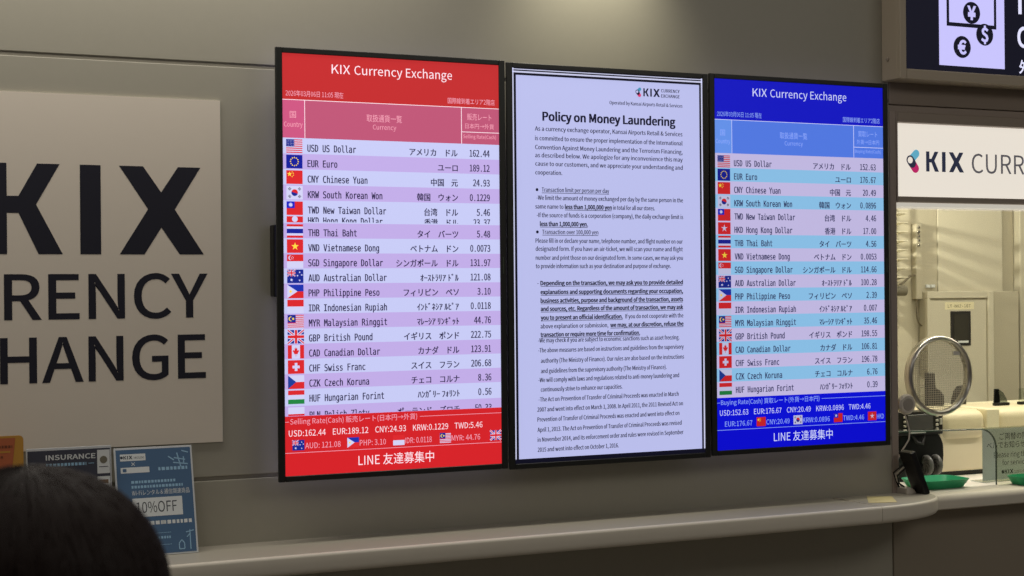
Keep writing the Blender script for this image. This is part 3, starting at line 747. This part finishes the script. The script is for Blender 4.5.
ip = empty('insurance_card', (-1.475, -.062, .9605), 'dark navy insurance leaflet card on the shelf, half hidden behind the dark hair', 'leaflet', None, (-.05, 0, 0))
b = MB(); b.box(-.1, .1, 0, .003, 0, .272, M_cardw, .0006, 1); b.prism([(0.003, .0), (.045, 0), (.003, .12)], 'x', -.03, .03, M_cardw); b.build('card', None, ip)
A = Art(); A.rect(-.097, -.266, .097, -.004, 0, pmat('leaflet_navy', (62, 64, 78), .5)); A.rect(.066, -.262, .096, -.205, 1, PW); A.rect(.066, -.198, .096, -.02, 1, PW)
A.disc(.081, -.238, .009, 2, pmat('seal_gold', (120, 116, 100), .5), 18); A.rect(.07, -.222, .092, -.2205, 2, PD); A.rect(.07, -.19, .092, -.181, 2, pmat('leaflet_brown', (130, 105, 85), .5))
A.text('INSURANCE', -.055, -.243, .0115, 1, PW, u1=.062, bold=.03); A.rect(.045, -.232, .058, -.2305, 1, PB); dashes(A, -.055, .04, -.231, .007, PB, 11)
A.build('printed_face', ip, (0, -.0004, 0))

oc = empty('orange_card', (-1.69, -.12, .9605), 'orange card with rounded corners standing on the shelf before the white sign', 'card', None, (-.02, 0, 0))
M_or = pmat('orange_print', (190, 104, 66), .5); M_ye = pmat('yellow_print', (204, 150, 62), .5)
def rrect(x0, x1, z0, z1, r):
    p = []
    for cx, cz, a0 in ((x1 - r, z1 - r, 0), (x0 + r, z1 - r, PI / 2), (x0 + r, z0 + r, PI), (x1 - r, z0 + r, 3 * PI / 2)):
        for i in range(6): a = a0 + PI / 2 * i / 5; p.append((cx + r * math.cos(a), cz + r * math.sin(a)))
    return p
b = MB(); b.prism(rrect(-.1, .1, 0, .311, .010), 'y', 0, .004, M_ye); b.prism([(0.004, .0), (.045, 0), (.004, .12)], 'x', -.03, .03, M_ye); b.build('card', None, oc)
A = Art(); A.poly([(-.095, -.306), (-.095, -.01), (.05, -.01), (.082, -.306)], 0, M_or); dashes(A, -.09, .075, -.286, .006, pmat('brown_print', (120, 66, 40), .5), 15); dashes(A, .02, .055, -.262, .005, pmat('brown_print', (120, 66, 40), .5), 16); A.rect(-.09, -.276, .07, -.272, 1, M_ye)
A.build('printed_face', oc, (0, -.0004, 0))

# ------------------------------------------------------------------ inside the booth
yb = 1.2
b = MB()
b.box(1.0, 2.106, yb, yb + .1, 0, 2.7, M_booth2); b.box(2.106, 2.242, yb + .004, yb + .1, 0, 2.7, M_booth2); b.box(2.245, 2.590, yb, yb + .1, 0, 2.7, M_booth, .002, 1); b.box(2.593, 2.676, yb + .03, yb + .1, 0, 2.7, M_booth2); b.box(2.678, 4.2, yb - .01, yb + .1, 0, 2.7, M_booth, .003, 1)
struct(b.build('wall_booth'))
b = MB(); b.box(.9, 4.2, .13, yb, 2.66, 2.7, M_booth); struct(b.build('ceiling'))
b = MB(); b.box(.95, 1.0, .13, yb, 0, 2.7, M_booth2); struct(b.build('wall_left'))
b = MB(); b.box(4.15, 4.2, .13, yb, 0, 2.7, M_booth2); struct(b.build('wall_right'))

cb = empty('panel_cabinet', (2.141, 1.155, 0), 'cream metal panel cabinet with a dark window and number label, behind the counter glass', 'cabinet')
b = MB(); b.box(0, .497, .003, .044, .0, 1.580, M_booth2, .002, 1); b.box(0, .347, -.010, .006, 1.553, 1.582, M_booth, .002, 1); b.box(0, .016, -.010, .006, 0, 1.553, M_booth, .002, 1); b.box(.316, .347, -.014, .006, 0, 1.582, M_booth, .003, 1)
b.build('body', None, cb)
b = MB(); b.box(.018, .314, -.004, .003, .03, 1.546, M_booth, .0015, 1); dr = b.build('door', None, cb)
b = MB(); b.box(.123, .229, -.008, -.003, 1.357, 1.500, pmat('window_rim', (46, 44, 42), .4), .003, 2); b.box(.138, .215, -.0095, -.007, 1.376, 1.488, pmat('window_dark', (62, 60, 54), .2)); b.box(.158, .212, -.0105, -.009, 1.369, 1.378, PW); b.build('window', None, dr)
A = Art(); A.rect(.095, -1.537, .248, -1.507, 0, pmat('label_cream', (232, 224, 190), .5)); A.text('LT-N02-107', .110, -1.515, .0125, 1, pmat('label_ink', (110, 100, 78), .6), u1=.229, f='mono'); A.build('number_label', dr, (0, -.0045, 0))

lv = empty('louvre_screen', (1.86, 1.0, 1.62), 'horizontal slatted louvre screen beside the booth wall at the glass edge', 'louvre')
for k in range(9):
    b = MB(); b.box(0, .066, 0, .12, -.0012, .0012, M_booth); b.xf(Matrix.Translation((0, 0, .02 + k * .036)) @ Matrix.Rotation(math.radians(-8), 4, 'X')); b.build('slat', None, lv)
b = MB(); b.box(.062, .07, .112, .12, -.02, .34, M_booth2, .002, 1); b.box(.0, .008, .112, .12, -.02, .34, M_booth2, .002, 1); b.build('side_rail', None, lv)
rb = MB(); rb.tube([(1.84, 1.06, 1.588), (1.955, 1.06, 1.588)], .022, pmat('grey_roller', (120, 114, 98), .5), 20)
tag(rb.build('blind_roller', smooth=40), 'grey horizontal blind roller under the louvre slats', 'blind')
wc = empty('wall_conduit', (2.122, yb, 1.55), 'vertical beige conduit box with looping cable on the booth wall', 'conduit')
b = MB(); b.box(-.016, .016, -.03, .002, .0, .31, M_booth2, .004, 2); b.build('box', None, wc)
b = MB()
for k in range(5): b.lathe([(.0001, -.006), (.006, -.005), (.007, 0)], (-.004, -.03, .295 - k * .018), 'y', 12, M_steel)
b.build('knob_strip', None, wc, 60)
b = MB(); pts = [(-.008, -.02, .002)] + [(.028 - .036 * math.cos(t * PI / 8 * 1.0), -.02, -.06 - .05 * math.sin(t * PI / 8)) for t in range(0, 7)] + [(.075, -.03, -.085)]
b.tube(pts, .0035, pmat('grey_cable', (110, 102, 84), .5), 8); b.build('cable', None, wc, 60)
b = MB(); b.tube([(-.016, -.02, .1), (-.05, -.03, .095), (-.075, -.03, .075), (-.1, -.03, .06)], .005, pmat('grey_cable', (110, 102, 84), .5), 8); b.build('pull_arm', None, wc, 60)
for k in (0, 1):
    o = MB().box(2.178 + k * .026, 2.198 + k * .026, yb - .006, yb + .003, 1.598, 1.610, PW, .001, 1).build('wall_plate' + ('.001' if k else ''))
    tag(o, ('small white wall plate above the cabinet, next to the conduit', 'small white wall plate above the cabinet, second from the conduit')[k], 'wall plate', 'small wall plates')

# ------------------------------------------------------------------ the person in front
def person():
    cx, cy, top = -1.9460, -2.69, 1.44
    r = empty('person', (cx, cy, 0), 'dark haired person seen from behind, standing in front of the shelf', 'person')
    M_skin = pmat('skin', (196, 150, 124), .5, 0, .35); M_cloth = pmat('dark_knit', (52, 50, 56), .8, 0, .2, .3, 200); M_trs = pmat('dark_trousers', (40, 42, 50), .8)
    hm = bpy.data.materials.new('dark_hair'); hm.use_nodes = True; nt = hm.node_tree; bs = nt.nodes['Principled BSDF']
    bs.inputs['Base Color'].default_value = rgb((32, 18, 13)); bs.inputs['Roughness'].default_value = .5; bs.inputs['Specular IOR Level'].default_value = .22
    # the body: one skinned surface
    s = top / 1.5
    J = [(0, 0, .80, .11, .09), (0, 0, .92, .105, .085), (0, .0, 1.05, .12, .09), (0, -.005, 1.17, .135, .085), (0, -.005, 1.235, .06, .055), (0, .005, 1.29, .045, .045), (0, .012, 1.345, .062, .070), (0, .016, 1.41, .074, .088), (0, .012, 1.462, .055, .066)]
    E = [(i, i + 1) for i in range(8)]
    for sd in (-1, 1):
        k = len(J)
        J += [(sd * .085, 0, .76, .075, .08), (sd * .09, .005, .42, .05, .055), (sd * .09, -.01, .09, .034, .036), (sd * .092, .10, .035, .032, .025)]
        E += [(0, k), (k, k + 1), (k + 1, k + 2), (k + 2, k + 3)]
        k = len(J)
        J += [(sd * .160, -.005, 1.175, .036, .036), (sd * .205, -.01, .97, .030, .032), (sd * .20, .06, .78, .025, .028), (sd * .195, .085, .70, .03, .016)]
        E += [(3, k), (k, k + 1), (k + 1, k + 2), (k + 2, k + 3)]
        h = k + 3
        for q, (fx, ln) in enumerate(((-.5, .062), (-.17, .072), (.17, .067), (.5, .052))):
            kk = len(J); fy = .092 + fx * .045
            J += [(sd * .193, fy, .69 - .01, .0085, .0085), (sd * .190, fy + .008, .69 - ln * .6, .0078, .0078), (sd * .182, fy + .008, .69 - ln, .0068, .0068)]
            E += [(h, kk), (kk, kk + 1), (kk + 1, kk + 2)]
        kk = len(J); J += [(sd * .182, .118, .705, .0095, .0095), (sd * .172, .132, .672, .0075, .0075)]; E += [(h, kk), (kk, kk + 1)]
    me = bpy.data.meshes.new('body'); me.from_pydata([(x * s, y * s, z * s) for x, y, z, a, b_ in J], E, [])
    o = bpy.data.objects.new('body', me); COL.objects.link(o)
    md = o.modifiers.new('skin', 'SKIN'); md.use_smooth_shade = True
    sv = me.skin_vertices[0].data
    for v, j in zip(sv, J): v.radius = (j[3] * s, j[4] * s)
    sv[0].use_root = True
    sd_ = o.modifiers.new('sub', 'SUBSURF'); sd_.levels = 3; sd_.render_levels = 3
    dg = bpy.context.evaluated_depsgraph_get(); dg.update()
    bme = bpy.data.meshes.new_from_object(o.evaluated_get(dg)); bpy.data.objects.remove(o)
    # the head: rounded to a skull, with relief on the front of the face (+y)
    zh = 1.354; HC = Vector((0, .012, zh)); HR = Vector((.073, .090, .108))
    for v in bme.vertices:
        x, y, z = v.co
        k = min(1, max(0, (z - 1.235) / .03))
        if k <= 0: continue
        d = v.co - HC; q = Vector((d.x / HR.x, d.y / HR.y, d.z / HR.z)).normalized()
        jaw = 1 - .22 * max(0, -q.z) ** 2
        t = HC + Vector((q.x * HR.x * jaw, q.y * HR.y, q.z * HR.z)); v.co = v.co.lerp(t, k)
        x, y, z = v.co
        if y > .05:
            v.co.y += .019 * math.exp(-(x / .010) ** 2 - ((z - zh + .026) / .017) ** 2)          # nose
            v.co.y += .005 * math.exp(-(x / .020) ** 2 - ((z - zh + .060) / .008) ** 2)          # lips
            for sx in (-.031, .031): v.co.y -= .007 * math.exp(-((x - sx) / .014) ** 2 - ((z - zh - .002) / .010) ** 2)
    bme.materials.clear(); bme.materials.append(M_skin)
    bo = bpy.data.objects.new('body', bme); COL.objects.link(bo); bo.parent = r
    for sx in (-1, 1):
        b = MB(); b.lathe([(.0001, -.002), (.010, -.001), (.0145, .004), (.012, .010), (.0001, .009)], (0, 0, 0), 'x', 16, M_skin); b.xf(Matrix.Translation((sx * .073 * s, .0, zh - .004)) @ Matrix.Diagonal((.8 * sx, .9, 1.7, 1))); b.build('ear', None, r, 60)
        b = MB(); b.lathe([(.0001, -.0105)] + [(.0105 * math.cos(a), .0105 * math.sin(a)) for a in [-1.2 + .3 * q for q in range(9)]] + [(.0001, .0105)], (0, 0, 0), 'y', 18, pmat('eye_white', (218, 212, 204), .3)); b.lathe([(.0001, .0111), (.0045, .0103), (.0048, .0085)], (0, 0, 0), 'y', 14, pmat('iris', (40, 28, 22), .2)); b.xf(Matrix.Translation((sx * .031, .0805, zh + .002)) @ Matrix.Diagonal((1.1, 1, .62, 1))); b.build('eye', None, r, 60)
        b = MB(); b.tube([(sx * .016, .0985, zh + .019), (sx * .031, .0945, zh + .0225), (sx * .045, .083, zh + .018)], [.0012, .0022, .001], hm, 6); b.build('eyebrow', None, r, 60)
    b = MB(); b.lathe([(.0001, -.004), (.003, -.003), (.004, 0), (.003, .003), (.0001, .004)], (0, 0, 0), 'x', 14, pmat('lip', (168, 96, 88), .45)); b.xf(Matrix.Translation((0, .0955, zh - .060)) @ Matrix.Diagonal((4.2, 1.5, 1.5, 1))); b.build('mouth', None, r, 60)
    # clothing: a jumper that follows the torso and arms, and trousers
    def tubes(name, chains, m):
        b = MB()
        for ch in chains: 
            rings = []
            for (x, y, z, a, d) in ch:
                rings.append([((x + a * math.cos(2 * PI * i / 28)) * s, (y + d * math.sin(2 * PI * i / 28)) * s, z * s) for i in range(28)])
            b.loops(rings, m)
        return b.build(name, None, r, 70)
    arm = lambda sd: [(sd * .105, -.005, 1.215, .05, .062), (sd * .165, -.005, 1.195, .064, .064), (sd * .195, -.008, 1.08, .05, .054), (sd * .206, -.01, .97, .046, .048), (sd * .204, .03, .86, .04, .042), (sd * .2, .056, .785, .036, .038)]
    tubes('jumper', [[(0, 0, .80, .155, .118), (0, 0, .83, .158, .12), (0, 0, .95, .148, .112), (0, 0, 1.06, .155, .115), (0, -.004, 1.16, .178, .118), (0, -.004, 1.205, .168, .108), (0, -.002, 1.24, .115, .085), (0, 0, 1.262, .062, .062), (0, 0, 1.275, .055, .056)], arm(-1), arm(1)], M_cloth)
    leg = lambda sd: [(sd * .08, 0, .84, .088, .11), (sd * .085, 0, .72, .086, .095), (sd * .09, .003, .42, .066, .072), (sd * .09, -.006, .08, .056, .062)]
    tubes('trousers', [leg(-1), leg(1)], M_trs)
    # hair: a close shell over the skull plus a few thousand combed strands
    C = Vector((0, .004, 1.3702)); rx, ry, rz = .1045, .108, .0985
    def shell(az, t, k=1.0):
        """az about the head, t: 0 crown .. 1 tips; hair falls straight below the widest point"""
        a = t * 2.25
        if a < PI / 2:
            p = Vector((rx * math.sin(a) * math.cos(az), ry * math.sin(a) * math.sin(az), rz * math.cos(a)))
        else:
            dz = -(a - PI / 2) * .20; f = 1 - .9 * (a - PI / 2) ** 2 * .18
            p = Vector((rx * f * math.cos(az), ry * f * math.sin(az), dz))
        return C + Vector((p.x * k, p.y * k, p.z if p.z < 0 else p.z * k))
    def facegap(az): return max(0.0, math.cos(az - PI / 2)) ** 2          # less hair over the face (+y)
    b = MB(); NA, NT = 48, 22; rows = []
    for j in range(NT + 1):
        rows.append([shell(2 * PI * i / NA, max(.02, j / NT * (1 - .58 * facegap(2 * PI * i / NA))), .985) for i in range(NA)])
    b.loops(rows, hm); hair = b.build('hair', None, r, 180)
    b = MB(); rr = random.Random(3)
    for n in range(2600):
        az = rr.uniform(0, 2 * PI); tmax = (1 - .58 * facegap(az)) * rr.uniform(.82, 1.0); t0 = rr.uniform(.0, .45); L = 9
        k0 = rr.uniform(.985, 1.012); kk = rr.uniform(.99, 1.03); dr_ = rr.gauss(0, .10); pts = []
        for i in range(L):
            t = t0 + (tmax - t0) * i / (L - 1)
            if tmax - t0 < .1: break
            pts.append(shell(az + dr_ * (i / (L - 1)) ** 1.5, t, k0 + (kk - k0) * i / (L - 1)))
        if len(pts) == L: b.tube(pts, [.0007, .0011, .0013, .0013, .0012, .0011, .0009, .0007, .0003], hm, 3, cap=False)
    b.build('strands', None, hair, 180)
    r.rotation_euler = (0, 0, -.40)
    return r
person()

# ------------------------------------------------------------------ light
def area(name, loc, rot, sx, sy, power, col=(1, .93, .82), spread=180):
    l = bpy.data.lights.new(name, 'AREA'); l.shape = 'RECTANGLE'; l.size = sx; l.size_y = sy; l.energy = power; l.color = col; l.spread = math.radians(spread)
    o = bpy.data.objects.new(name, l); COL.objects.link(o); o.location = loc; o.rotation_euler = rot; return o
def spot(name, loc, aim, power, ang, blend, r=.03, col=(1, .9, .75)):
    l = bpy.data.lights.new(name, 'SPOT'); l.energy = power; l.spot_size = math.radians(ang); l.spot_blend = blend; l.shadow_soft_size = r; l.color = col
    o = bpy.data.objects.new(name, l); COL.objects.link(o); o.location = loc
    o.rotation_euler = (Vector(aim) - Vector(loc)).to_track_quat('-Z', 'Y').to_euler(); return o
area('ceiling_strip', (-2.0, -.33, 2.80), (math.radians(5), 0, 0), 3.0, .22, 13, (1, .94, .84))
area('ceiling_row', (-1.0, -.33, 4.6), (0, 0, 0), 6.0, .3, 27, (1, .94, .84))
area('hall_light', (-2.6, -3.0, 3.4), (0, 0, 0), 3.0, 2.0, 13, (1, .94, .85))
area('added_front_fill', (1.8, -3.4, 3.2), (math.radians(20), 0, 0), 2.4, 1.2, 19, (1, .94, .85))  # added fill from the front, lifts header, sign frame and column
spot('wall_downlight', (-.02, -.16, 2.84), (-.02, .02, 2.46), 23, 80, 1, .06, (1, .94, .74))
area('booth_light', (2.1, .55, 2.6), (0, 0, 0), 1.6, .5, 15, (1, .96, .87))
area('added_counter_fill', (1.9, .052, 1.838), (math.radians(16), 0, 0), 1.6, .02, 10, (1, .95, .84))  # added light under the sign lip, brightens counter and machine fronts
spot('added_stripe_spot', (1.44, .90, 2.02), (1.92, 1.08, 1.80), 34, 60, .3, .012, (1, .95, .84))  # added spot without a known source, throws slat stripes on the booth wall
w = bpy.data.worlds.new('World'); S.world = w; w.use_nodes = True
w.node_tree.nodes['Background'].inputs[0].default_value = (1, .93, .84, 1); w.node_tree.nodes['Background'].inputs[1].default_value = .058

# ------------------------------------------------------------------ camera
cam = bpy.data.cameras.new('Camera'); co = bpy.data.objects.new('Camera', cam); COL.objects.link(co)
cam.sensor_width = 36; cam.lens = 1570.8 / 1024 * 36; cam.clip_start = .05
yaw, pitch, roll = .4401, .0017, -.0085
fwd = Vector((math.sin(yaw) * math.cos(pitch), math.cos(yaw) * math.cos(pitch), math.sin(pitch)))
rt = Vector((math.cos(yaw), -math.sin(yaw), 0)); up = rt.cross(fwd)
r2 = rt * math.cos(roll) + up * math.sin(roll); u2 = -rt * math.sin(roll) + up * math.cos(roll)
M = Matrix((r2, u2, -fwd)).transposed().to_4x4(); M.translation = (-2.1189, -3.9272, 1.60)
co.matrix_world = M
cam.dof.use_dof = True; cam.dof.focus_distance = 4.4; cam.dof.aperture_fstop = 9.0
S.camera = co
S.view_settings.view_transform = 'Standard'; S.view_settings.look = 'None'; S.view_settings.gamma = 1; S.view_settings.exposure = 0
S.view_settings.use_curve_mapping = False
S.cycles.max_bounces = 8; S.cycles.transparent_max_bounces = 12
S.cycles.caustics_reflective = False; S.cycles.caustics_refractive = False
try:
    S.cycles.use_denoising = True; S.cycles.denoising_input_passes = 'RGB_ALBEDO_NORMAL'; S.cycles.denoising_prefilter = 'NONE'
except Exception: pass
